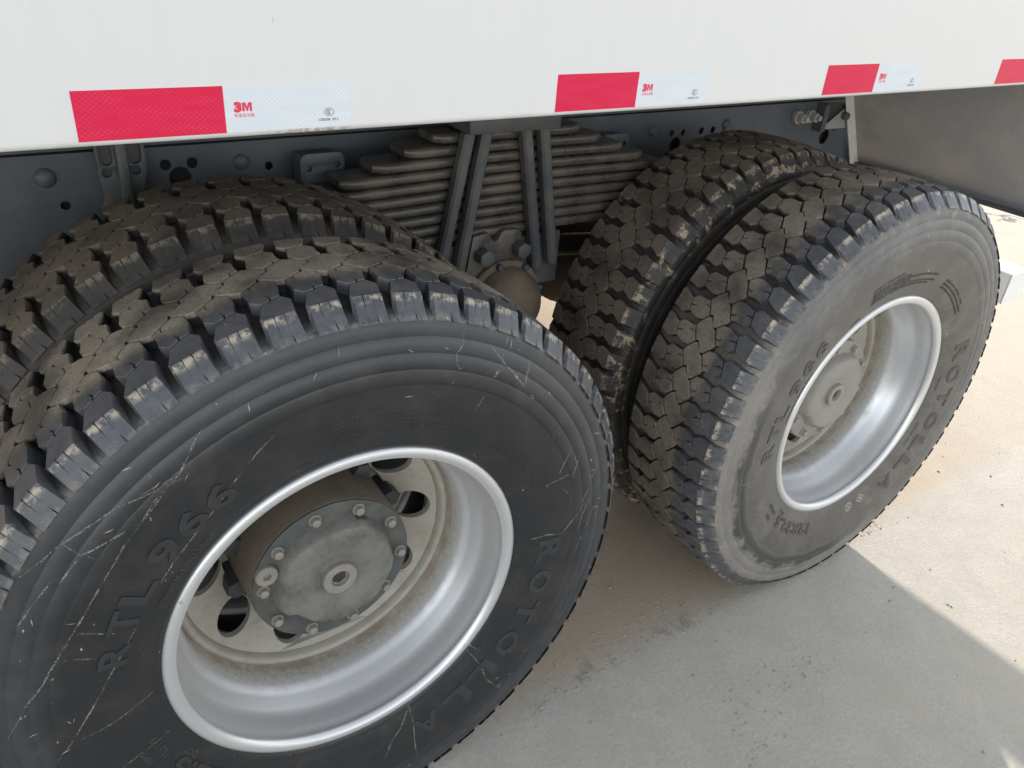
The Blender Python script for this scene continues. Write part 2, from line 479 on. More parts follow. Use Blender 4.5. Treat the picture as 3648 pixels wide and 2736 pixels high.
def text_mesh(body, size, extrude, bold=0.0, space=1.0, align='LEFT', bevel=0.0):
    cu = bpy.data.curves.new('lettering', 'FONT')
    cu.body = body
    cu.size = size
    cu.extrude = extrude
    cu.offset = bold
    cu.space_character = space
    cu.align_x = align
    cu.resolution_u = 3
    cu.bevel_depth = bevel
    cu.bevel_resolution = 0
    o = bpy.data.objects.new('lettering', cu)
    COL.objects.link(o)
    bpy.context.view_layer.update()
    me = bpy.data.meshes.new_from_object(o, depsgraph=bpy.context.evaluated_depsgraph_get())
    bpy.data.objects.remove(o)
    bpy.data.curves.remove(cu)
    return me

def label(o, text, cat=None, group=None, kind=None):
    if text: o['label'] = text
    if cat: o['category'] = cat
    if group: o['group'] = group
    if kind: o['kind'] = kind

# ------------------------------------------------------------------ ground
bm = bmesh.new()
S = 150
vs = [bm.verts.new((x, y, 0)) for x, y in ((-S, -S), (S, -S), (S, S), (-S, S))]
bm.faces.new(vs)
g = bm_obj('ground', bm, MAT['ground'])
label(g, 'dusty grey concrete ground in the shade of the truck', 'ground', kind='structure')

# ------------------------------------------------------------------ the truck: body and frame
truck = empty('truck', (0, 0, 0))
label(truck, 'white cargo truck with dual rear wheels and red and white reflective tape on its side', 'truck')

PY = 0.0537            # outer face of the side panel
X0, X1 = -4.2, 2.62    # ends of the cargo body

def extrude_x(name, prof, x0, x1, mat, parent, closed=True, smooth=None):
    bm = bmesh.new()
    a = [bm.verts.new((x0, y, z)) for y, z in prof]
    b = [bm.verts.new((x1, y, z)) for y, z in prof]
    n = len(prof)
    for i in range(n if closed else n-1):
        j = (i+1) % n
        bm.faces.new((a[i], a[j], b[j], b[i]))
    if closed:
        bm.faces.new(a[::-1]); bm.faces.new(b)
    return bm_obj(name, bm, mat, parent, smooth)

hem = [(PY+0.007-0.007*math.cos(t), 1.264-0.008*math.sin(t)) for t in [k*PI/2/6 for k in range(7)]]
prof = [(PY, 2.55)] + hem + [(PY+0.030, 1.2555), (PY+0.030, 1.2585), (PY+0.008, 1.2595), (PY+0.003, 1.265), (PY+0.003, 2.55)]
extrude_x('side_panel', prof, X0, X1, MAT['white'], truck, True, 40)

bm = bmesh.new()
box_bm(bm, X0+0.01, X1-0.01, PY+0.006, 2.40, 1.275, 2.53)
bm_obj('cargo_body', bm, MAT['cream'], truck)

# stickers
def flat_text(name, body, size, cx, cz, y, mat, parent, bold=0.0, width=None):
    me = text_mesh(body, size, 0.00005, bold, 1.0, 'CENTER')
    xs = [v.co.x for v in me.vertices]; zs = [v.co.y for v in me.vertices]
    if not xs:
        return None
    mx, mz = (min(xs)+max(xs))/2, (min(zs)+max(zs))/2
    k = 1.0 if width is None else width/(max(xs)-min(xs))
    for v in me.vertices:
        v.co = Vector((cx+(v.co.x-mx)*k, y-v.co.z, cz+v.co.y-mz))
    o = link(name, me, mat, parent)
    return o

def ccc_mark(cx, cz, y, parent):
    bm = bmesh.new()
    def arc(x, z, rx, rz, t0, t1, w, n=28):
        pv = None
        for k in range(n+1):
            t = math.radians(t0+(t1-t0)*k/n)
            q = [bm.verts.new((x+(rx+s*w)*math.cos(t), y, z+(rz+s*w)*math.sin(t))) for s in (-0.5, 0.5)]
            if pv: bm.faces.new((pv[0], pv[1], q[1], q[0]))
            pv = q
    arc(cx, cz, 0.0056, 0.0044, 0, 360, 0.0006, 40)
    for i in range(3):
        arc(cx-0.0014+i*0.0016, cz, 0.0017, 0.0024, 70, 290, 0.0006, 14)
    return bm_obj('certification_mark', bm, MAT['print_black'], parent)

def brand_mark(x, z, h, y, parent):
    """the heavy 3 and M printed on the white half"""
    three = [(.02, .80), (.30, .72), (.36, .78), (.46, .80), (.56, .76), (.57, .67), (.50, .60), (.34, .59), (.34, .42), (.52, .41), (.60, .33), (.58, .22), (.46, .17), (.34, .20), (.28, .30),
             (-.02, .25), (.06, .09), (.22, .0), (.46, -.04), (.74, .03), (.89, .18), (.90, .36), (.78, .50), (.88, .64), (.84, .84), (.68, .97), (.44, 1.02), (.20, .98), (.08, .90)]
    em = [(.94, .0), (.94, 1.0), (1.36, 1.0), (1.52, .48), (1.68, 1.0), (2.10, 1.0), (2.10, .0), (1.80, .0), (1.80, .66), (1.60, .0), (1.44, .0), (1.24, .66), (1.24, .0)]
    bm = bmesh.new()
    for poly in (em,):
        f = bm.faces.new([bm.verts.new((x+a*h, y, z+b*h)) for a, b in poly])
    bmesh.ops.triangulate(bm, faces=bm.faces[:])
    flat_text('brand_print', '3', h*1.42, x+0.44*h, z+0.5*h, y, MAT['print_red'], parent, 0.0011, h*0.92)
    return bm_obj('brand_print', bm, MAT['print_red'], parent)

for i, xs in enumerate((-0.266, 0.338, 0.929, 1.515)):
    s = empty('reflective_sticker', (0, 0, 0), truck)
    L, zb = 0.149, 1.2622
    for nm, a, m in (('red_strip', 0.0, 'tape_red'), ('white_strip', L, 'tape_white')):
        bm = bmesh.new()
        box_bm(bm, xs+a+(0.0002 if a else 0), xs+a+L, PY-0.0005, PY+0.0002, zb, zb+0.05)
        bm_obj(nm, bm, MAT[m], s)
    y = PY-0.0006
    wx = xs+L
    brand_mark(wx+0.0105, zb+0.0225, 0.0095, y, s)
    flat_text('brand_print', '\u8f66\u8eab\u53cd\u5149\u8d34', 0.0046, wx+0.0215, zb+0.0183, y, MAT['print_red'], s, 0.0, 0.0225)
    ccc_mark(wx+0.121, zb+0.0170, y, s)
    flat_text('code_print', 'C000398  3M-2', 0.0044, wx+0.120, zb+0.0085, y, MAT['print_black'], s, 0.0, 0.0245)

# frame rail: a web plate with holes, flanges behind it
RY = 0.80
holes = [(-0.038, 1.025, .011), (0.013, 1.025, .011), (0.167, 1.006, .009), (-0.013, 0.997, .022), (-0.225, 0.964, .009),
         (1.379, 0.999, .009), (1.335, 0.999, .009), (1.453, 0.999, .010), (1.501, 0.999, .010), (1.355, 0.966, .021), (1.325, 0.935, .010),
         (2.045, 0.944, .026), (2.09, 0.965, .006), (-0.9, 1.0, .011), (0.45, 0.96, .011), (0.9, 0.95, .011)]
for side in (1,):
    loops = [[(-4.0, 0.80), (2.28, 0.80), (2.28, 1.060), (-4.0, 1.060)]] + [circle2(x, z, r, 20) for x, z, r in holes]
    plate2d('frame_rail', loops, 0.008, MAT['chassis'], truck, lambda u, v, d: Vector((u, RY+0.004+d, v)))
extrude_x('rail_flange', [(RY+0.009, 1.052), (RY+0.085, 1.052), (RY+0.085, 1.060), (RY+0.009, 1.060)], -4.0, 2.28, MAT['chassis'], truck)
extrude_x('rail_liner', [(RY+0.03, 0.80), (RY+0.085, 0.80), (RY+0.085, 1.051), (RY+0.03, 1.051)], -4.0, 2.28, MAT['dark'], truck)
extrude_x('subframe_rail', [(RY+0.010, 1.0625), (RY+0.085, 1.0625), (RY+0.085, 1.274), (RY+0.010, 1.274)], -4.0, 2.28, MAT['chassis'], truck)
extrude_x('frame_rail', [(1.655, 0.80), (1.735, 0.80), (1.735, 1.274), (1.655, 1.274)], -4.0, 2.28, MAT['dark'], truck)

def dome_rivet(x, z, r):
    bm, rings = lathe_bm([(0.0008, RY-0.62*r), (0.45*r, RY-0.55*r), (0.8*r, RY-0.34*r), (r, RY-0.08*r), (r*1.02, RY+0.002)], 24, cx=x, cz=z)
    bm.faces.new(rings[0])
    bm_obj('rivet', bm, MAT['chassis'], truck, 50)
for x, z, r in ((-0.249, 1.019, .0185), (0.110, 1.019, .0165), (1.26, 1.01, .015), (1.554, 1.01, .017), (-1.0, 1.02, .017)):
    dome_rivet(x, z, r)
for x in (1.871, 1.934):
    bm = bmesh.new()
    cyl_bm(bm, (x, RY-0.001, 1.017), (0, -1, 0), 0.0195, 0.014, 24)
    cyl_bm(bm, (x, RY-0.0151, 1.017), (0, -1, 0), 0.0150, 0.022, 6, bevel=0.003)
    cyl_bm(bm, (x, RY-0.0372, 1.017), (0, -1, 0), 0.0085, 0.012, 14, bevel=0.002)
    bm_obj('frame_bolt', bm, MAT['plate'], truck, 35)

# slotted hanger bracket on the left
hb = empty('slotted_bracket', (0, 0, 0), truck)
out = [(-0.163, 1.086), (-0.157, 1.094), (-0.086, 1.094), (-0.079, 1.086), (-0.080, 1.020), (-0.092, 0.985), (-0.090, 0.88), (-0.165, 0.88), (-0.165, 0.960), (-0.156, 0.988), (-0.163, 1.020)]
plate2d('bracket_plate', [out, slot2(-0.147, 1.062, 0.0115, 0.022), slot2(-0.097, 1.062, 0.0125, 0.022), circle2(-0.149, 1.028, .0095), circle2(-0.098, 1.029, .0095)],
        0.010, MAT['chassis_dark'], hb, lambda u, v, d: Vector((u, 0.772+d, v)), 0.001, 30)
bm = bmesh.new()
box_bm(bm, -0.132, -0.112, 0.748, 0.7665, 0.88, 1.094, 0.005)
bm_obj('bracket_rib', bm, MAT['chassis_dark'], hb, 40)
bm = bmesh.new()
box_bm(bm, -0.158, -0.086, 0.7775, 0.7995, 0.885, 1.09)
bm_obj('bracket_spacer', bm, MAT['chassis_dark'], hb)

def bump_stop(x, z):
    e = empty('bump_stop', (0, 0, 0), truck)
    w, h = 0.048, 0.042
    r = 0.016
    pts = []
    for cx, cz, a0 in ((x+w-r, z+h-r, 0), (x-w+r, z+h-r, 90)):
        for k in range(6):
            a = math.radians(a0+90*k/5)
            pts.append((cx+r*math.cos(a), cz+r*math.sin(a)))
    pts += [(x-w, z-h*1.4), (x+w, z-h*1.4)]
    plate2d('stop_plate', [pts, circle2(x-0.031, z+0.012, 0.0075, 16), circle2(x+0.033, z+0.016, 0.0075, 16)], 0.008, MAT['chassis'], e,
            lambda u, v, d: Vector((u, 0.742+d, v)), 0.001, 30)
    bm = bmesh.new()
    box_bm(bm, x-w+0.004, x+w-0.004, 0.748, 0.799, z-h*1.4, z+h-0.006, 0.004)
    bm_obj('stop_block', bm, MAT['chassis'], e, 40)
bump_stop(0.262, 0.998)
bump_stop(1.068, 0.985)

# gusset and tail fittings at the rear end of the rail
gs = empty('tail_gusset', (0, 0, 0), truck)
bm = bmesh.new()
box_bm(bm, 1.968, 1.990, 0.765, 0.7985, 0.970, 1.056, 0.002)
bm_obj('gusset_rib', bm, MAT['chassis_dark'], gs)
plate2d('gusset_plate', [[(1.996, 0.972), (2.27, 0.968), (2.27, 1.056), (2.13, 1.050)]], 0.006, MAT['plate'], gs, lambda u, v, d: Vector((u, 0.790+d, v)))
plate2d('gusset_opening_shade', [[(1.993, 0.976), (2.120, 1.0495), (1.993, 1.054)]], 0.004, MAT['dark'], gs, lambda u, v, d: Vector((u, 0.7955+d, v)))  # dark sheet standing in for the shade of a triangular opening
bm = bmesh.new()
cyl_bm(bm, (2.098, 0.786, 1.012), (0, -1, 0), 0.013, 0.02, 6, bevel=0.002)
bm_obj('gusset_bolt', bm, MAT['chassis_dark'], gs, 35)

# rear bulkhead plate across the tail, with its folded edges
rp = empty('tail_plate', (0, 0, 0), truck)
bm = bmesh.new()
box_bm(bm, 2.235, 2.240, 0.058, 0.772, 0.852, 1.2745)
for v in bm.verts:      # the plate leans forward towards its top
    v.co.x -= 0.57*(v.co.z-0.852)
bm_obj('plate_sheet', bm, MAT['plate'], rp)
bm = bmesh.new()
box_bm(bm, 2.213, 2.245, 0.058, 0.7715, 0.840, 0.8515, 0.002)
bm_obj('plate_flange', bm, MAT['chassis_dark'], rp)
plate2d('plate_edge', [[(2.194, 0.840), (2.2405, 0.853), (2.2405, 1.2745), (2.194, 1.2745)]], 0.004, MAT['cream'], rp, lambda u, v, d: Vector((u-0.57*(v-0.852), 0.775+d, v)))
bm = bmesh.new()
box_bm(bm, 2.33, 2.335, 0.832, 2.40, 0.84, 1.2745)
bm_obj('crossmember', bm, MAT['dark'], truck)
# unseen board added above the bumper to shape the sun under the tail
bm = bmesh.new()
box_bm(bm, 2.345, 2.365, 0.535, 1.62, 0.651, 0.90)
bm_obj('sun_block_board', bm, MAT['dark'], truck)
# rear underrun bumper
bp = empty('rear_bumper', (0, 0, 0), truck)
bm = bmesh.new()
box_bm(bm, 2.276, 2.394, 0.171, 2.29, 0.550, 0.650, 0.004)
bm_obj('bumper_beam', bm, MAT['bumper'], bp, 40)
bm = bmesh.new()
box_bm(bm, 2.2755, 2.3945, 0.1665, 0.1705, 0.5495, 0.6505, 0.001)
bm_obj('bumper_end_cap', bm, MAT['bumper'], bp)

# ------------------------------------------------------------------ leaf spring
sp = empty('leaf_spring', (0, 0, 0), truck)
SX = 0.663
def leaf_bm(half, zc, th):
    bm = bmesh.new()
    y0, y1, r = 0.622, 0.712, 0.0088
    sec = []
    for cy, cz, a0 in ((y0+r, zc+th/2-r, 90), (y0+r, zc-th/2+r, 180), (y1-r, zc-th/2+r, 270), (y1-r, zc+th/2-r, 0)):
        for k in range(5):
            a = math.radians(a0+90*k/4)
            sec.append((cy+r*math.cos(a), cz+r*math.sin(a)))
    st = []
    n = 18
    for k in range(n+1):
        st.append((-half+0.05+(2*half-0.10)*k/n, 1.0, 1.0))
    st = [(-half, 0.74, 0.72), (-half+0.002, 0.78, 0.80), (-half+0.026, 0.97, 0.97)] + st + [(half-0.026, 0.97, 0.97), (half-0.002, 0.78, 0.80), (half, 0.74, 0.72)]
    prev = None
    ycen = (y0+y1)/2
    for x, sy, sz in st:
        sag = -0.010*(x/0.5)**2
        ring = [bm.verts.new((SX+x, ycen+(y-ycen)*sy, (z-zc)*sz-(1-sz)*th*0.42*(-1)+zc+sag)) for y, z in sec]
        if prev:
            m = len(ring)
            for i in range(m):
                bm.faces.new((prev[i], prev[(i+1) % m], ring[(i+1) % m], ring[i]))
        else:
            bm.faces.new(ring[::-1])
        prev = ring
    bm.faces.new(prev)
    return bm
halves = [0.197, 0.264, 0.337, 0.409, 0.482, 0.545, 0.60, 0.63, 0.64, 0.64]
for k, h in enumerate(halves):
    bm_obj('leaf', leaf_bm(h, 1.0805-0.0247*k, 0.0216), MAT['spring'], sp, 35)
bm = bmesh.new()
box_bm(bm, 0.527, 0.766, 0.585, 0.725, 1.0945, 1.135, 0.004)
bm_obj('clamp_plate', bm, MAT['chassis_dark'], sp, 35)
bm = bmesh.new()
box_bm(bm, 0.56, 0.775, 0.64, 0.799, 1.1355, 1.19, 0.006)
bm_obj('clamp_saddle', bm, MAT['chassis_dark'], sp, 35)
for (xa, za), (xb, zb) in (((.536, 1.0955), (.476, .800)), ((.579, 1.0955), (.522, .77)), ((.682, 1.0955), (.748, .746)), ((.731, 1.0955), (.792, .760))):
    bm = bmesh.new()
    h = 0.0135
    secx = [(-h, -0.007), (-h*0.6, -0.0125), (h*0.6, -0.0125), (h, -0.007), (h, 0.011), (-h, 0.011)]
    prev = None
    for t, s in ((0, 1), (0.96, 1), (0.985, 0.85), (1.0, 0.5)):
        x, z = xa+(xb-xa)*t, za+(zb-za)*t
        ring = [bm.verts.new((x+a*s, 0.604+b*s, z)) for a, b in secx]
        if prev:
            for i in range(6):
                bm.faces.new((prev[i], prev[(i+1) % 6], ring[(i+1) % 6], ring[i]))
        else:
            bm.faces.new(ring[::-1])
        prev = ring
    bm.faces.new(prev)
    bm_obj('clamp_bar', bm, MAT['chassis_dark'], sp, 30)
bm = bmesh.new()
box_bm(bm, 0.50, 0.83, 0.625, 0.73, 0.70, 0.836, 0.006)
bm_obj('spring_seat', bm, MAT['chassis_dark'], sp, 35)

tb = empty('trunnion', (0, 0, 0), truck)
outl = [(.566, .856), (.600, .860), (.607, .852), (.612, .842), (.621, .837), (.631, .838), (.638, .847), (.642, .857), (.650, .861), (.684, .859), (.694, .852), (.700, .82),
        (.712, .74), (.735, .70), (.735, .60), (.57, .60), (.548, .70), (.552, .78)]
plate2d('trunnion_bracket', [outl], 0.07, MAT['spring'], tb, lambda u, v, d: Vector((u, 0.645+d, v)), 0.004, 40)
def hexbolt(x, z, y, r, h, mat, parent, nm='bolt', washer=0.0, axis=(0, -1, 0)):
    bm = bmesh.new()
    if washer:
        cyl_bm(bm, (x, y, z), axis, washer, h*0.2, 20)
    cyl_bm(bm, (x, y-h*0.19, z), axis, r, h, 6, bevel=r*0.14)
    return bm_obj(nm, bm, mat, parent, 30)
hexbolt(.588, .812, .608, .0215, .026, MAT['chassis_dark'], tb)
hexbolt(.690, .817, .608, .0205, .026, MAT['chassis_dark'], tb)
bm, rg = lathe_bm([(0.0005, 0.522), (0.03, 0.5235), (0.055, 0.530), (0.075, 0.544), (0.086, 0.562), (0.090, 0.585), (0.091, 0.592), (0.102, 0.593), (0.105, 0.596), (0.105, 0.610)], 64, cx=0.652, cz=0.688)
bm.faces.new(rg[0])
bm_obj('trunnion_cap', bm, MAT['cap'], tb, 35)
for k in range(8):
    a = math.radians(-14+45*k)
    hexbolt(0.652+0.098*math.sin(a), 0.688+0.098*math.cos(a), .5935, .0085, .012, MAT['chassis_dark'], tb, 'cap_bolt')
hexbolt(.727, .700, .575, .0125, .014, MAT['chassis_dark'], tb, 'grease_plug')
bm = bmesh.new()
cyl_bm(bm, (0.655, 0.68, 0.688), (0, 1, 0), 0.085, 1.1, 24)
bm_obj('trunnion_axle', bm, MAT['dark'], tb, 40)

# axles
D = 1.326
for x in (0.0, D):
    a = empty('axle', (0, 0, 0), truck)
    s = 1 if x == 0 else -1
    bm = bmesh.new()
    box_bm(bm, x-0.085, x+0.085, 0.63, 1.84, 0.42, 0.62, 0.03, 4)
    bm_obj('axle_beam', bm, MAT['rust'], a, 40)
    bm, _ = lathe_bm([(0.10, 0.36), (0.2, 0.36), (0.205, 0.37), (0.205, 0.60), (0.225, 0.605), (0.225, 0.66), (0.13, 0.68), (0.08, 0.72)], 48, cx=x, cz=0.52)
    bm_obj('brake_drum', bm, MAT['dark'], a, 40)
    bm = bmesh.new()
    box_bm(bm, x-0.11, x+0.11, 0.655, 0.80, 0.60, 0.83, 0.02, 3)
    bm_obj('spring_pad', bm, MAT['dark'], a, 40)
    bm = bmesh.new()
    cyl_bm(bm, (x+s*0.10, 0.72, 0.56), (s, 0.05, 0.10), 0.085, 0.15, 28, bevel=0.015)
    bm_obj('brake_chamber', bm, MAT['dark'], a, 40)
    bm, _ = lathe_bm([(0.09, 1.03), (0.15, 1.07), (0.20, 1.15), (0.205, 1.23), (0.20, 1.31), (0.15, 1.39), (0.09, 1.43)], 40, cx=x, cz=0.53)
    bm_obj('differential_housing', bm, MAT['rust'], a, 40)
    bm = bmesh.new()
    cyl_bm(bm, (x+s*0.05, 0.86, 0.66), (0.52*s, 0.0, 0.06), 0.032, 0.50, 20)
    bm_obj('torque_rod', bm, MAT['dark'], a, 40)
bm = bmesh.new()
cyl_bm(bm, (0.2, 1.23, 0.60), (1, 0, 0), 0.06, 0.93, 24)
bm_obj('drive_shaft', bm, MAT['rust'], truck, 40)
osp = empty('leaf_spring', (0, 0, 0), truck)
for k, h in enumerate(halves):
    bm = bmesh.new()
    box_bm(bm, SX-h, SX+h, 1.745, 1.835, 1.0805-0.0247*k-0.0118, 1.0805-0.0247*k+0.0118)
    bm_obj('leaf', bm, MAT['dark'], osp)

# ------------------------------------------------------------------ wheels
ZC, YO, YI = 0.52, 0.126, 0.471      # axle height, centre planes of the outer and the inner wheel
NP = 57                               # tread pitches round a tyre
PM = 2*PI*0.5425/NP
SIDE = [(0.286, .1175), (0.300, .1275), (0.305, .1305), (0.309, .1312), (0.313, .1330), (0.330, .1388), (0.360, .1448), (0.390, .1480), (0.4125, .1492),
        (0.4140, .1492)]
# moulded rings: rounded ridges with sharp valleys between them
for ra, rb, wa, wb, am in ((0.4145, 0.4360, .1496, .1480, .0012), (0.4360, 0.4600, .1478, .1450, .0026), (0.4600, 0.4830, .1448, .1408, .0026), (0.4830, 0.5055, .1406, .1372, .0022)):
    for k in range(9):
        t = k/8
        SIDE.append((ra+(rb-ra)*t+(0.0003 if k == 0 else 0), wa+(wb-wa)*t+am*math.sin(PI*t)**0.8))
SIDE.append((0.5085, .1362))
CROWN = [(0.516, .1250), (0.5205, .112), (0.5225, .095), (0.5235, .06), (0.524, .0)]

def wall(r):
    for (ra, wa), (rb, wb) in zip(SIDE, SIDE[1:]):
        if ra <= r <= rb:
            return wa+(wb-wa)*(r-ra)/(rb-ra)
    return SIDE[-1][1]

def tyre_mesh():
    half = SIDE+CROWN
    prof = [(r, -w) for r, w in half]+[(r, w) for r, w in half[:-1][::-1]]
    prof += [(0.280, 0.10), (0.280, -0.10)]
    bm, _ = lathe_bm(prof, 180, closed=True)
    bmesh.ops.recalc_face_normals(bm, faces=bm.faces)
    me = bpy.data.meshes.new('tyre')
    bm.to_mesh(me); bm.free()
    me.shade_smooth()
    me.set_sharp_from_angle(angle=math.radians(32))
    return me

def rtop(v):
    return 0.5425-0.0055*(v/0.115)**2

def offset_poly(P, d):
    n = len(P)
    area = sum(P[i][0]*P[(i+1) % n][1]-P[(i+1) % n][0]*P[i][1] for i in range(n))
    s = 1 if area > 0 else -1
    out = []
    for i in range(n):
        a, b, c = Vector(P[i-1]), Vector(P[i]), Vector(P[(i+1) % n])
        e1, e2 = (b-a).normalized(), (c-b).normalized()
        n1, n2 = Vector((-e1.y, e1.x))*s, Vector((-e2.y, e2.x))*s
        m = n1+n2
        if m.length < 1e-6:
            m = n1
        m = m.normalized()
        k = d/max(0.45, m.dot(n1))
        out.append((b.x+m.x*k, b.y+m.y*k))
    return out

def slit(P, i, t, path, w):
    """cut a narrow slit (a sipe) into edge i of polygon P at fraction t, following the given inner points"""
    a, b = Vector(P[i]), Vector(P[(i+1) % len(P)])
    e = (b-a).normalized()
    p = a+(b-a)*t
    one = [p-e*w/2]+[Vector(q)-e*w/2 for q in path]
    two = [Vector(q)+e*w/2 for q in path[::-1]]+[p+e*w/2]
    return P[:i+1]+[tuple(q) for q in one+two]+P[i+1:]

CEN = [(.15, -33), (-.315, -15), (-.302, -7), (-.665, 7.5), (-.625, 15), (-.35, 28), (-.15, 33), (.315, 15), (.302, 7), (.665, -7.5), (.625, -15), (.35, -28)]
CEN = [(u*PM*1000, v) for u, v in CEN]
HEX = [(21.8, 17.5), (35.2, 28.5), (37.2, 44), (30.0, 69.5), (1.4, 78), (-9.6, 65), (-7.4, 46), (-8.6, 35.0)]
SHO = [(30.2, 72.5), (39.5, 86), (32.5, 115), (-7.5, 115), (-10.5, 109), (1.8, 81)]

def block_mesh(kind, mirror, var=0):
    rnd = random.Random(var*31+len(kind))
    if kind == 'centre':
        P = CEN
        P = slit(P, 3, 0.5, [], 0.0) if False else P
    elif kind == 'hex':
        P = HEX
        P = slit(P, 7, 0.42, [(2.5, 35.5), (6.0, 41.0)], 1.1)
        j = [k for k, q in enumerate(P) if q == HEX[3]][0]
        P = slit(P, j, 0.5, [(17.0, 66.5), (13.0, 59.0)], 1.1)
    else:
        P = list(SHO)
        P = slit(P, 2, 0.34, [(16.9, 109.0)], 1.3)
        j = [k for k, q in enumerate(P) if q == SHO[3]][0]
        a, b = P[j-1], P[j]
        SLOTS = (16.9, (a[0]+b[0])/2)
        P = slit(P, j-1, 0.5, [((a[0]+b[0])/2, 109.0)], 1.3)
    P = offset_poly(P, 1.0 if kind == 'centre' else 0.5) if kind != 'shoulder' else P
    P = [(u+rnd.uniform(-.35, .35), v+(rnd.uniform(-.35, .35) if v < 114 else 0)) for u, v in P]
    top = offset_poly(P, 0.55)
    flat = [(P[k], P[(k+1) % len(P)]) for k in range(len(P))]
    for k in range(len(P)):      # sipes keep their width
        a, b, c = Vector(P[k-1]), Vector(P[k]), Vector(P[(k+1) % len(P)])
        if kind != 'centre' and min((b-a).length, (c-b).length) < 2.9:
            top[k] = P[k]
    low = offset_poly(P, -1.3)
    bm = bmesh.new()
    def vert(u, v, r):
        if mirror:
            u, v = -u, -v
        th = (u/1000.0)/0.5425
        return bm.verts.new((r*math.sin(th), -v/1000.0, r*math.cos(th)))
    rings = []
    R2, R1, R0 = [], [], []
    for k, (u, v) in enumerate(P):
        tu, tv = top[k]
        lu, lv = low[k]
        r = rtop(v/1000)
        outer = kind == 'shoulder' and v > 108.5
        if kind == 'shoulder' and v > 108.4:
            R2.append(vert(tu, min(tv, 114.2), rtop(.114)))
            R1.append(vert(u, v, r-0.0012))
            slot = (4 < u < 20 and v < 114)
            ub = u
            if v > 114 or slot:      # the sipes close towards the foot of the lug
                for uc in SLOTS:
                    if abs(u-uc) < 1.4: ub = uc+(u-uc)*0.12
            R0.append(vert(ub+(ub-12)*0.12, 130.5 if slot else 141.0 if v > 110 else 128, 0.5185 if slot else 0.507 if v > 110 else .510))
        else:
            R2.append(vert(tu, tv, r))
            R1.append(vert(u, v, r-0.0012))
            R0.append(vert(lu, lv, 0.519))
    n = len(P)
    for a, b in ((R2, R1), (R1, R0)):
        for i in range(n):
            bm.faces.new((a[i], a[(i+1) % n], b[(i+1) % n], b[i]))
    f = bm.faces.new(R2)
    bmesh.ops.triangulate(bm, faces=[f])
    bmesh.ops.recalc_face_normals(bm, faces=bm.faces)
    me = bpy.data.meshes.new('tread_block')
    bm.to_mesh(me); bm.free()
    return me

BLOCKS = []
for kind, mir, cu, cv in (('centre', False, 0, 0), ('hex', False, 14, 47), ('hex', True, -14, -47), ('shoulder', False, 16, 96), ('shoulder', True, -16, -96)):
    BLOCKS.append(([block_mesh(kind, mir, s) for s in range(3)], cu, cv, kind))
TYRE = tyre_mesh()

# what the camera can see of the tread: occluders are the four tyres and the side panel
def wheel_bvh():
    verts, faces = [], []
    for cx, cy in ((0, YO), (D, YO), (0, YI), (D, YI)):
        o = len(verts)
        prof = [(0.30, -.13), (0.42, -.147), (0.503, -.137), (0.530, -.11), (0.533, 0), (0.530, .11), (0.503, .137), (0.30, .13)]
        n = 64
        for r, y in prof:
            for k in range(n):
                a = 2*PI*k/n
                verts.append((cx+r*math.sin(a), cy+y, ZC+r*math.cos(a)))
        for i in range(len(prof)-1):
            for k in range(n):
                faces.append((o+i*n+k, o+i*n+(k+1) % n, o+(i+1)*n+(k+1) % n, o+(i+1)*n+k))
    o = len(verts)
    verts += [(-4, PY, 1.256), (3, PY, 1.256), (3, PY, 2.5), (-4, PY, 2.5)]
    faces.append((o, o+1, o+2, o+3))
    return BVHTree.FromPolygons(verts, faces)
BV = wheel_bvh()
CAMP = Vector((-0.3701, -0.8741, 1.4902))

def seen_size(cx, cy, phi, cu, cv, kind):
    th = phi+(cu/1000)/0.5425
    r = rtop(cv/1000)
    nrm = Vector((math.sin(th), 0, math.cos(th)))
    p = Vector((cx, cy-cv/1000, ZC))+nrm*(r+0.002)
    if kind == 'shoulder':
        nrm = (nrm+Vector((0, -0.6 if cv > 0 else 0.6, 0))).normalized()
    d = CAMP-p
    L = d.length
    face = nrm.dot(d/L)
    if face < 0.03 or p.z < 0.0:
        return 0
    q = p-CAMP
    z = q.dot(FWD)
    if z <= 0:
        return 0
    sx, sy = q.dot(RIGHT)/z*0.7817, q.dot(UP)/z*0.7817
    if abs(sx) > 0.53 or abs(sy) > 0.40:
        return 0
    hit = BV.ray_cast(CAMP, q.normalized(), L-0.012)
    if hit[0] is not None:
        return 0
    return (face+0.1)/z**2

WHEELS = [dict(cx=0.0, y=YO, outer=True, tread='tread_near', side='rub_near', ph=0.3, dusty=False, lab='near rear wheel with black scratched sidewall'),
          dict(cx=D, y=YO, outer=True, tread='tread_far', side='rub_far', ph=1.1, dusty=True, lab='wheel with grey dusty sidewall'),
          dict(cx=0.0, y=YI, outer=False, tread='rub_near_in', side='rub_near_in', ph=2.3, dusty=False, lab='inner dual wheel with brown dusty tread'),
          dict(cx=D, y=YI, outer=False, tread='rub_far_in', side='rub_far_in', ph=3.0, dusty=True, lab='inner dual wheel caked with dried mud')]
rank = []
for wi, w in enumerate(WHEELS):
    for k in range(NP):
        phi = 2*PI*(k+w['ph'])/NP
        for bi, (ms, cu, cv, kind) in enumerate(BLOCKS):
            s = seen_size(w['cx'], w['y'], phi, cu, cv, kind)
            rank.append((s, wi, k, bi))
rank.sort(key=lambda q: -q[0])
SINGLE = {q[1:] for q in rank[:300] if q[0] > 0}

def polar(th, r, w):
    return Vector((r*math.sin(th), -w, r*math.cos(th)))

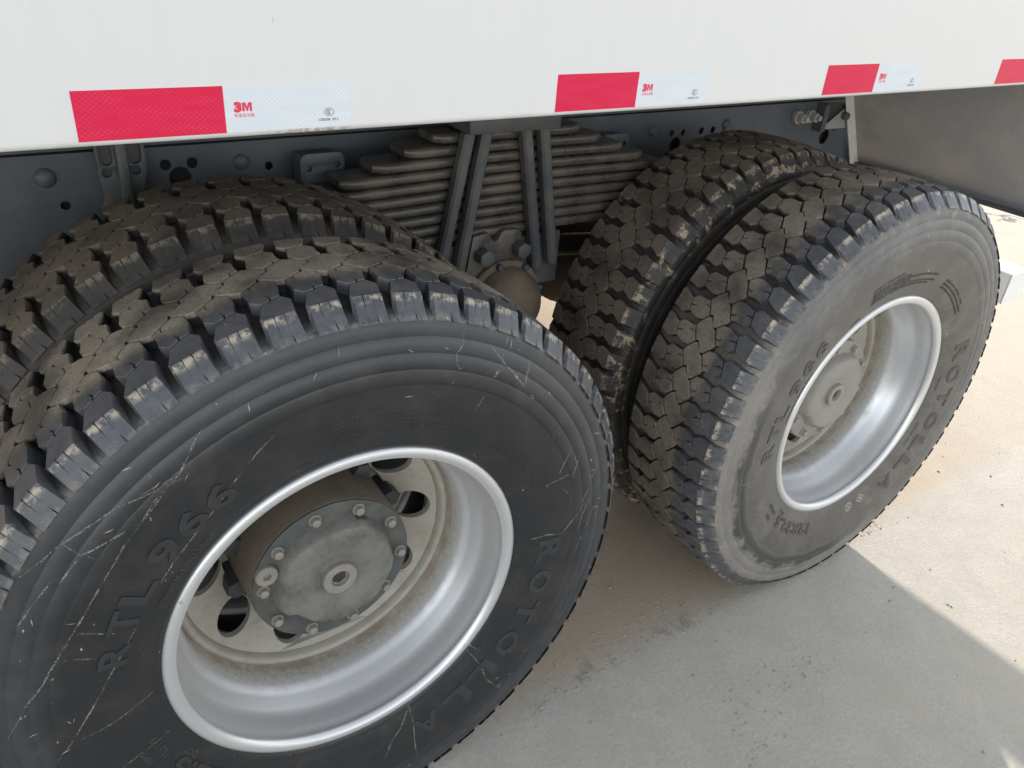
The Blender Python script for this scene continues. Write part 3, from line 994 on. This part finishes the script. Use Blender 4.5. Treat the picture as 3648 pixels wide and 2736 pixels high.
def arc_text(parent, body, size, rb, deg, mat, space=1.0, bold=0.0, raise_=0.0012, width=None, start=False):
    me = text_mesh(body, size, raise_, bold, space)
    xs = [v.co.x for v in me.vertices]
    x0, x1 = min(xs), max(xs)
    k = 1.0 if width is None else width/(x1-x0)
    mid = x0 if start else (x0+x1)/2
    for v in me.vertices:
        r = rb+v.co.y
        th = math.radians(deg)+(v.co.x-mid)*k/(rb+size*0.3)
        v.co = polar(th, r, wall(r)+max(0.0, v.co.z)*1.0+(0.0 if v.co.z > 0 else -0.001))
    return link('lettering', me, mat, parent)

def ribbon(parent, pts, w0, mat, rnd, name='scratch'):
    bm = bmesh.new()
    P = [Vector(p) for p in pts]
    dense = []
    for a, b in zip(P, P[1:]):
        n = max(2, int((b-a).length/0.006))
        for k in range(n):
            dense.append(a+(b-a)*k/n)
    dense.append(P[-1])
    prev = None
    N = len(dense)
    j = Vector((0, 0))
    for i, p in enumerate(dense):
        t = (dense[min(i+1, N-1)]-dense[max(i-1, 0)]).normalized()
        nr = Vector((-t.y, t.x))
        j = j*0.7+Vector((rnd.uniform(-1, 1), rnd.uniform(-1, 1)))*0.0004
        w = w0*rnd.uniform(0.55, 1.25)*min(1.0, 0.25+4*min(i, N-1-i)/max(1, N-1))
        q = []
        for s in (-.5, .5):
            c = p+j+nr*w*s
            r = c.length
            q.append(bm.verts.new(Vector((c.x, -(wall(min(max(r, .302), .508))+0.0005), c.y))))
        if prev:
            bm.faces.new((prev[0], prev[1], q[1], q[0]))
        prev = q
    return bm_obj(name, bm, mat, parent)

RIM = [(0.2965, .010), (0.2986, .006), (0.2986, .002), (0.2972, -.0018), (0.2940, -.0040), (0.2895, -.0050), (0.2845, -.0042), (0.2802, -.0015), (0.2775, .0025), (0.2764, .0065), (0.2770, .0085),
       (0.2774, .0130), (0.2760, .0200), (0.2748, .030), (0.2735, .045), (0.2718, .056), (0.2690, .064), (0.2655, .072), (0.2615, .084), (0.2575, .0925), (0.2530, .0990), (0.2505, .107),
       (0.2495, .125), (0.2493, .150), (0.2480, .235), (0.255, .235), (0.2565, .11), (0.268, .09), (0.279, .03), (0.283, .014), (0.290, .012)]

def rim_mesh():
    bm, _ = lathe_bm([(r, d-YO) for r, d in RIM], 128, closed=True)
    bmesh.ops.recalc_face_normals(bm, faces=bm.faces)
    me = bpy.data.meshes.new('rim')
    bm.to_mesh(me); bm.free()
    me.shade_smooth()
    me.set_sharp_from_angle(angle=math.radians(50))
    return me
RIMM = rim_mesh()

def hub_set(w, rot, dusty):
    """disc with hand holes, hub barrel, bolted cover, plugs and wheel nuts; depths are measured from the rim flange"""
    yl = lambda d: d-YO
    hole = [circle2(0.1905*math.sin(math.radians(-127+36*k+rot)), 0.1905*math.cos(math.radians(-127+36*k+rot)), 0.0325, 28) for k in range(10)]
    disc = plate2d('wheel_disc', [circle2(0, 0, 0.2335, 96)]+hole+[circle2(0, 0, 0.1565, 64)], 0.012, MAT['disc'], w,
                   lambda u, v, d: Vector((u, yl(0.172+d+0.58*max(0.0, 0.2335-math.hypot(u, v))), v)), 0.0, 30)
    bm, _ = lathe_bm([(0.2489, yl(.152)), (0.2440, yl(.1490)), (0.2395, yl(.1500)), (0.2365, yl(.1545)), (0.2348, yl(.1625)), (0.2337, yl(.170)), (0.2337, yl(.19)), (0.2489, yl(.19))], 128, closed=True)
    bm_obj('disc_rim', bm, MAT['disc'], w, 45)
    bm, _ = lathe_bm([(0.136, yl(.1045)), (0.1392, yl(.1052)), (0.1400, yl(.109)), (0.1405, yl(.150)), (0.1425, yl(.215)), (0.1425, yl(.24)), (0.12, yl(.24))], 96)
    bm_obj('hub_barrel', bm, MAT['hub_dusty'] if dusty else MAT['drum'], w, 40)
    bm, _ = lathe_bm([(0.1568, yl(.209)), (0.1560, yl(.214)), (0.1560, yl(.230)), (0.1530, yl(.236)), (0.1380, yl(.238))], 96)
    bm_obj('disc_centre', bm, MAT['disc'], w, 40)
    # cover: flat bolt flange and a pressed, lobed dome
    bm = bmesh.new()
    n = 120
    OUT = [(-158.7, 0.1005), (-128.0, 0.0965), (-111.3, 0.1099), (-100.2, 0.1078), (-84.3, 0.0992), (-67.2, 0.1045), (-52.7, 0.1085), (-40.9, 0.1085), (-32.6, 0.1060), (-9.6, 0.1050),
           (14.3, 0.1075), (28.6, 0.1125), (38.1, 0.1080), (55.0, 0.1045), (78.1, 0.1040), (97.7, 0.1085), (119.2, 0.1060), (143.3, 0.1090), (159.9, 0.1045), (177.3, 0.1060)]
    def R(t):
        a = (math.degrees(t)-rot+180) % 360-180
        tot = wt = 0.0
        for ang, rr in OUT:
            d = abs((a-ang+180) % 360-180)
            g = math.exp(-(d/7.0)**2)+1e-6
            tot += g*rr; wt += g
        return tot/wt
    lv = [(0.1385, 0.1050, 0), (0.1380, 0.1010, 0), (0.1368, 0.1000, 0), (1.04, 0.1000, 1), (1.0, 0.0985, 1), (0.965, 0.0890, 1), (0.93, 0.0800, 1), (0.89, 0.0765, 1),
          (0.82, 0.0752, 1), (0.62, 0.0755, 1), (0.050, 0.0785, 0), (0.043, 0.0815, 0), (0.036, 0.0835, 0), (0.0325, 0.0825, 0), (0.0, 0.080, 0)]
    rings = []
    for r, d, m in lv[:-1]:
        ring = []
        for k in range(n):
            t = 2*PI*k/n
            rr = r*R(t) if m else r
            ring.append(bm.verts.new((rr*math.sin(t), yl(d), rr*math.cos(t))))
        rings.append(ring)
    for a, b in zip(rings, rings[1:]):
        for k in range(n):
            bm.faces.new((a[k], a[(k+1) % n], b[(k+1) % n], b[k]))
    bm.faces.new(rings[-1])
    o = bm_obj('hub_cover', bm, MAT['hub_dusty'] if dusty else MAT['hub'], w, 40)
    if not dusty:      # the dusty pressed dome on the dark bolt flange
        o.data.materials.append(MAT['dome'])
        for pl in o.data.polygons:
            if math.hypot(pl.center.x, pl.center.z) < 0.108 and pl.center.y < yl(.0992):
                pl.material_index = 1
    bm, _ = lathe_bm([(0.0300, yl(.0835)), (0.0300, yl(.0735)), (0.0285, yl(.0715)), (0.0175, yl(.0715)), (0.0160, yl(.0730)), (0.0150, yl(.0795)), (0.0005, yl(.0795))], 48)
    bm_obj('centre_plug', bm, MAT['hub_dusty'] if dusty else MAT['bolt'], w, 35)
    bm, rg = lathe_bm([(0.0005, yl(.0792)), (0.0132, yl(.0792))], 6)
    bm_obj('plug_socket', bm, MAT['nut'], w)
    a = math.radians(-70+rot)
    px, pz = 0.122*math.sin(a), 0.122*math.cos(a)
    bm, _ = lathe_bm([(0.0185, yl(.1005)), (0.0185, yl(.0925)), (0.0170, yl(.0905)), (0.0070, yl(.0905)), (0.0060, yl(.0970)), (0.0003, yl(.0970))], 28, cx=px, cz=pz)
    bm_obj('filler_plug', bm, MAT['hub_dusty'] if dusty else MAT['bolt'], w, 35)
    def many(nm, build, r, degs, mat):
        """one mesh shared by a ring of copies, each turned about the axle"""
        bm = bmesh.new()
        build(bm, r)
        o = bm_obj(nm, bm, mat, w, 30)
        o.rotation_euler = (0, math.radians(degs[0]), 0)
        for dg in degs[1:]:
            c = o.copy()
            COL.objects.link(c)
            c.parent = w
            c.rotation_euler = (0, math.radians(dg), 0)
    def cover_bolt(bm, r):
        cyl_bm(bm, (0, yl(.1001), r), (0, -1, 0), 0.0108, 0.0030, 20)
        cyl_bm(bm, (0, yl(.0972), r), (0, -1, 0), 0.0082, 0.0090, 6, bevel=0.0014)
    many('cover_bolt', cover_bolt, 0.122, [-13.8+36*k+rot for k in range(10)], MAT['hub_dusty'] if dusty else MAT['bolt'])
    def nut(bm, r):
        cyl_bm(bm, (0, yl(.2379), r), (0, -1, 0), 0.0165, 0.030, 20)
        cyl_bm(bm, (0, yl(.2085), r), (0, -1, 0), 0.0185, 0.034, 6, bevel=0.002)
    many('wheel_nut', nut, 0.1500, [-107+36*k+rot for k in range(10)], MAT['nut'])

SAFETY = ['SAFETY WARNING!', 'SERIOUS INJURY MAY RESULT FROM', 'TIRE FAILURE DUE TO/UNDERINFLATION/OVERLOADING/MISAPPLICATION', 'FOLLOW MANUFACTURER\'S MANUAL',
          'EXPLOSION OF TIRE/RIM ASSEMBLY DUE TO IMPROPER MOUNTING', 'ONLY SPECIALLY TRAINED PERSONS SHOULD MOUNT TIRES']
LOAD = ['TREAD 4 STEEL  SIDEWALL 1 STEEL', 'MAX.LOAD SINGLE 3550KG(7830LBS) AT 930KPA(135PSI)COLD', 'MAX.LOAD DUAL 3250KG(7160LBS) AT 930KPA(135PSI)COLD']

def sidewall_text(w, rot, mat, small):
    for ch, dg in zip('RTL966', (-73.0, -64.5, -57.0, -47.0, -39.3, -31.8)):
        arc_text(w, ch, 0.052, 0.347, dg+rot, mat, bold=0.0014, raise_=0.0016, width=0.040)
    for ch, dg in zip('ROTOLLA', (93.5, 105.0, 116.0, 127.5, 139.0, 149.5, 160.5)):
        arc_text(w, ch, 0.060, 0.3465, dg+rot, mat, bold=0.0022, raise_=0.0016, width=0.054)
    arc_text(w, '12R22.5', 0.040, 0.328, -132+rot, mat, 1.1, 0.0016, 0.0020, width=0.185)
    for k, ln in enumerate(SAFETY):
        arc_text(w, ln, 0.0098 if k == 0 else 0.0072, 0.372-0.0072*k-(0.0012 if k else 0), -6+rot, small, 1.25 if k == 0 else 1.0, 0.0, 0.0007,
                 width=(0.105, 0.13, 0.245, 0.13, 0.235, 0.205)[k], start=True)
    for k, ln in enumerate(LOAD):
        arc_text(w, ln, 0.0078, 0.352-0.0095*k, 41.5+rot, small, 1.0, 0.0, 0.0008, width=(0.145, 0.165, 0.16)[k], start=True)
    arc_text(w, 'YONGSHENG RUBBER GROUP', 0.0125, 0.3185, -50.5+rot, small, 1.1, 0.0002, 0.0010, width=0.122)
    arc_text(w, 'HKTD26', 0.0085, 0.318, -14+rot, small, 1.1, 0.0002, 0.0009)
    arc_text(w, 'TUBELESS', 0.0085, 0.318, 108+rot, small, 1.3, 0.0, 0.0009)
    arc_text(w, 'REGROOVABLE', 0.0085, 0.318, 136+rot, small, 1.3, 0.0, 0.0009)
    arc_text(w, '152/149', 0.0145, 0.333, -108+rot, small, 1.1, 0.0003, 0.0010)
    arc_text(w, '18PR', 0.0125, 0.355, -108+rot, small, 1.1, 0.0003, 0.0010)
    arc_text(w, 'DOT', 0.0125, 0.315, -118+rot, small, 1.1, 0.0003, 0.0010)

def stamp_marks(w):
    """two pale rubber stamps on the dusty sidewall: a crossed circle and a crossed lozenge"""
    for nm, th, rc, lz in (('stamped_mark', 166.5, 0.334, False), ('stamped_mark', 158.5, 0.334, True)):
        bm = bmesh.new()
        c0 = math.radians(th)
        def pt(a, b):
            r = rc+b
            return bm.verts.new(polar(c0+a/rc, r, wall(r)+0.0006))
        def seg(p, q, wd):
            d = Vector((q[0]-p[0], q[1]-p[1])); nrm = Vector((-d.y, d.x)).normalized()*wd/2
            bm.faces.new([pt(p[0]+nrm.x, p[1]+nrm.y), pt(q[0]+nrm.x, q[1]+nrm.y), pt(q[0]-nrm.x, q[1]-nrm.y), pt(p[0]-nrm.x, p[1]-nrm.y)])
        R = 0.012
        n = 4 if lz else 24
        ring = [(R*math.cos(2*PI*k/n)*(1.15 if lz else 1), R*math.sin(2*PI*k/n)) for k in range(n)]
        for k in range(n):
            seg(ring[k], ring[(k+1) % n], 0.0026)
        k = 0.45 if lz else 0.7
        for sx in (-1, 1):
            seg((-R*k*sx, -R*k), (R*k*sx, R*k), 0.0024)
        if not lz:
            seg((0, -R*.95), (0, R*.95), 0.0018)
        bm_obj(nm, bm, MAT['stamp'], w)

NEAR = [
  [(-0.245, 0.356), (-0.267, 0.335), (-0.286, 0.31), (-0.311, 0.281), (-0.336, 0.245), (-0.355, 0.218), (-0.379, 0.183), (-0.407, 0.143), (-0.432, 0.106), (-0.455, 0.078), (-0.486, 0.028)] ,
  [(-0.107, 0.392), (-0.141, 0.361), (-0.175, 0.323), (-0.204, 0.286), (-0.234, 0.252), (-0.259, 0.224), (-0.278, 0.198)] ,
  [(-0.314, 0.142), (-0.346, 0.095), (-0.378, 0.046), (-0.414, -0.004), (-0.443, -0.039)] ,
  [(-0.291, 0.308), (-0.32, 0.296), (-0.357, 0.285), (-0.373, 0.307)] ,
  [(-0.373, 0.305), (-0.402, 0.286), (-0.422, 0.273)] ,
  [(-0.361, 0.28), (-0.386, 0.251)] ,
  [(-0.354, 0.286), (-0.343, 0.272)] ,
  [(-0.393, 0.259), (-0.416, 0.234), (-0.441, 0.201)] ,
  [(-0.412, -0.015), (-0.375, -0.013), (-0.313, 0.003)] ,
  [(-0.381, -0.108), (-0.347, -0.097), (-0.302, -0.087)] ,
  [(-0.383, 0.17), (-0.341, 0.144)] ,
  [(-0.405, 0.134), (-0.369, 0.116)] ,
  [(-0.231, 0.357), (-0.267, 0.348), (-0.309, 0.338)] ,
  [(-0.309, 0.338), (-0.342, 0.322), (-0.373, 0.305)] ,
  [(-0.281, 0.348), (-0.263, 0.354), (-0.241, 0.359)] ,
  [(-0.199, 0.42), (-0.213, 0.402), (-0.234, 0.365), (-0.254, 0.346), (-0.273, 0.324), (-0.286, 0.309)] ,
  [(0.333, -0.036), (0.385, 0.002), (0.418, 0.042), (0.446, 0.073)] ,
  [(0.349, 0.123), (0.343, 0.134), (0.387, 0.146)] ,
  [(0.455, 0.143), (0.439, 0.098), (0.425, 0.062)] ,
  [(0.457, 0.085), (0.437, 0.051), (0.424, -0.001)] ,
  [(0.469, 0.055), (0.451, 0.022), (0.426, -0.056)] ,
  [(0.322, 0.013), (0.358, 0.017), (0.404, 0.004)] ,
  [(0.385, 0.204), (0.365, 0.152)] ,
  [(0.407, 0.18), (0.392, 0.131)] ,
  [(0.442, 0.104), (0.441, 0.147)] ,
  [(0.031, -0.387), (0.05, -0.348), (0.068, -0.329), (0.089, -0.291)] ,
  [(0.09, -0.292), (0.094, -0.334), (0.094, -0.37), (0.099, -0.431)] ,
  [(0.089, -0.291), (0.105, -0.263), (0.128, -0.26)] ,
  [(0.208, -0.209), (0.232, -0.248), (0.241, -0.276), (0.25, -0.301), (0.283, -0.344)] ,
  [(0.209, -0.196), (0.245, -0.233)] ,
  [(0.39, -0.545), (0.344, -0.586), (0.322, -0.6)] ,
  [(0.21, 0.452), (0.209, 0.435), (0.235, 0.401), (0.272, 0.355)] ,
  [(0.284, 0.4), (0.279, 0.376), (0.273, 0.354)] ,
  [(0.232, 0.418), (0.224, 0.392), (0.214, 0.38)] ,
  [(0.164, 0.471), (0.161, 0.449), (0.15, 0.437), (0.149, 0.422), (0.155, 0.411), (0.165, 0.418)] ,
  [(0.224, 0.399), (0.213, 0.38)] ,
  [(0.241, 0.394), (0.256, 0.374), (0.274, 0.35)] ,
  [(0.2, 0.357), (0.186, 0.331)] ,
]
FAR = [
  [(-0.386, -0.161), (-0.313, -0.191), (-0.182, -0.245)] ,
  [(-0.461, -0.036), (-0.408, -0.061), (-0.323, -0.091)] ,
  [(-0.184, -0.242), (-0.204, -0.29), (-0.229, -0.326), (-0.272, -0.354)] ,
  [(-0.245, -0.26), (-0.247, -0.285), (-0.256, -0.314)] ,
  [(-0.296, -0.118), (-0.33, -0.141), (-0.363, -0.167)] ,
  [(-0.279, -0.124), (-0.31, -0.157), (-0.351, -0.193)] ,
  [(-0.442, -0.057), (-0.408, -0.07)] ,
  [(-0.299, 0.396), (-0.281, 0.378), (-0.26, 0.369)] ,
  [(-0.264, 0.369), (-0.301, 0.357), (-0.344, 0.352), (-0.383, 0.355)] ,
  [(-0.457, 0.188), (-0.409, 0.164)] ,
  [(-0.349, 0.261), (-0.392, 0.267)] ,
  [(0.294, -0.074), (0.336, -0.088)] ,
]


def scuffs(w, n, rnd):
    """short chalky nicks, thickest towards the shoulder"""
    bm = bmesh.new()
    for _ in range(n):
        r = 0.502-abs(rnd.gauss(0, 0.055))
        if r < 0.32:
            continue
        th = rnd.uniform(0, 2*PI)
        L = rnd.uniform(0.003, 0.016)*(1.6 if rnd.random() < 0.15 else 1)
        a = th*0.3+rnd.gauss(-0.9, 0.6)
        wd = rnd.uniform(0.0006, 0.0016)
        c = Vector((r*math.sin(th), r*math.cos(th)))
        d = Vector((math.cos(a), math.sin(a)))*L/2
        q = Vector((-d.y, d.x)).normalized()*wd/2
        vs = []
        for pnt in (c-d, c+q, c+d, c-q):
            rr = min(max(pnt.length, .302), .507)
            vs.append(bm.verts.new((pnt.x, -(wall(rr)+0.0006), pnt.y)))
        bm.faces.new(vs)
    o = bm_obj('scuff_marks', bm, MAT['stamp'], w)
    o['kind'] = 'stuff'

def make_wheel(wi, cfg):
    w = empty('wheel', (cfg['cx'], cfg['y'], ZC), truck)
    w['label'] = cfg['lab']
    me = TYRE.copy()
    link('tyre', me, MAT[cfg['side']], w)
    tm = MAT[cfg['tread']]
    rest = bmesh.new()
    meshes = {}
    for bi, (ms, cu, cv, kind) in enumerate(BLOCKS):
        for s, m in enumerate(ms):
            c = m.copy()
            c.materials.append(tm)
            meshes[bi, s] = c
    for k in range(NP):
        phi = 2*PI*(k+cfg['ph'])/NP
        for bi in range(len(BLOCKS)):
            m = meshes[bi, (k*5+bi*3) % 3]
            if (wi, k, bi) in SINGLE:
                o = bpy.data.objects.new('tread_block', m)
                COL.objects.link(o)
                o.parent = w
                o.rotation_euler = (0, phi, 0)
            else:
                n0 = len(rest.verts)
                rest.from_mesh(m)
                rest.verts.ensure_lookup_table()
                bmesh.ops.transform(rest, matrix=Matrix.Rotation(phi, 4, 'Y'), verts=rest.verts[n0:])
    t = bm_obj('tread', rest, tm, w, recalc=False)
    t['kind'] = 'stuff'
    if cfg['outer']:
        link('rim', RIMM.copy(), MAT['rim'], w)
        hub_set(w, 0 if wi == 0 else 5, cfg['dusty'])
        sidewall_text(w, 0 if wi == 0 else -17.5, MAT['letter_far'] if cfg['dusty'] else MAT['letter_near'], MAT['letter_far'] if cfg['dusty'] else MAT['letter_small'])
        rnd = random.Random(3+wi)
        for pl in (NEAR if wi == 0 else FAR):
            ribbon(w, pl, 0.0026 if wi == 0 else 0.0022, MAT['scratch'], rnd)
        if wi == 1:
            stamp_marks(w)
        scuffs(w, 60 if wi == 0 else 30, rnd)
    else:
        bm, _ = lathe_bm([(0.2965, -.116), (0.2985, -.122), (0.293, -.127), (0.284, -.122), (0.277, -.11), (0.272, -.07), (0.25, -.03), (0.25, .11), (0.262, .116), (0.29, .118)], 64, closed=True)
        bm_obj('rim', bm, MAT['rim'], w, 40)

for wi, cfg in enumerate(WHEELS):
    make_wheel(wi, cfg)

# the pairs of wheels on the other side of the truck
for cx in (0.0, D):
    for cy in (1.989, 2.334):
        w = empty('wheel', (cx, cy, ZC), truck)
        prof = [(0.28, -.10), (0.30, -.128), (0.40, -.149), (0.505, -.138), (0.536, -.115), (0.542, -.05), (0.542, .05), (0.536, .115), (0.505, .138), (0.40, .149), (0.30, .128), (0.28, .10)]
        bm, _ = lathe_bm(prof, 72, closed=True)
        bm_obj('tyre', bm, MAT['rub_near_in'], w, 35)
        bm, _ = lathe_bm([(0.02, -.06), (0.2, -.05), (0.25, .0), (0.25, .1), (0.285, .105), (0.285, -.105), (0.24, -.08), (0.02, -.07)], 48, closed=True)
        bm_obj('rim', bm, MAT['disc'], w, 40)

# ------------------------------------------------------------------ loose grit on the ground
def scatter(name, n, mat, area, smin, smax, flat, lab, kind_cat, seed):
    rnd = random.Random(seed)
    bm = bmesh.new()
    for _ in range(n):
        x, y = area(rnd)
        s = smin+(smax-smin)*rnd.random()**3
        n0 = len(bm.verts)
        bmesh.ops.create_icosphere(bm, subdivisions=1, radius=s)
        bm.verts.ensure_lookup_table()
        a = rnd.uniform(0, PI)
        for v in bm.verts[n0:]:
            c = v.co*rnd.uniform(0.75, 1.2)
            c.x *= 1.3
            v.co = Vector((x+c.x*math.cos(a)-c.y*math.sin(a), y+c.x*math.sin(a)+c.y*math.cos(a), s*flat*0.6+c.z*flat))
    o = bm_obj(name, bm, mat, None)
    label(o, lab, kind_cat, kind='stuff')
    return o

scatter('pebbles', 230, MAT['pebble'], lambda r: (r.uniform(-0.3, 2.6), r.uniform(-1.0, 0.35)), 0.0008, 0.0042, 0.7, 'scattered small pebbles on the concrete in front of the wheels', 'pebbles', 11)
scatter('sand_crumbs', 700, MAT['sandlump'], lambda r: ((lambda t: (0.45+1.25*t+r.gauss(0, .03), 0.02+abs(r.gauss(0, .05))-0.02)))(r.random()), 0.0007, 0.0036, 0.6, 'crumbs of dry sand along the foot of the outer tyres', 'sand', 12)
def clump(r):
    cx, cy, s = r.choice([(0.83, -0.27, 0.05), (0.93, -0.20, 0.05), (1.05, -0.25, 0.04), (0.75, -0.33, 0.03), (0.4, 0.0, 0.05), (1.68, 0.03, 0.05)])
    return r.gauss(cx, s), r.gauss(cy, s*0.6)
scatter('sand_clods', 260, MAT['sandlump'], clump, 0.0007, 0.0034, 0.6, 'small clods of sand in patches on the open concrete', 'sand', 13)
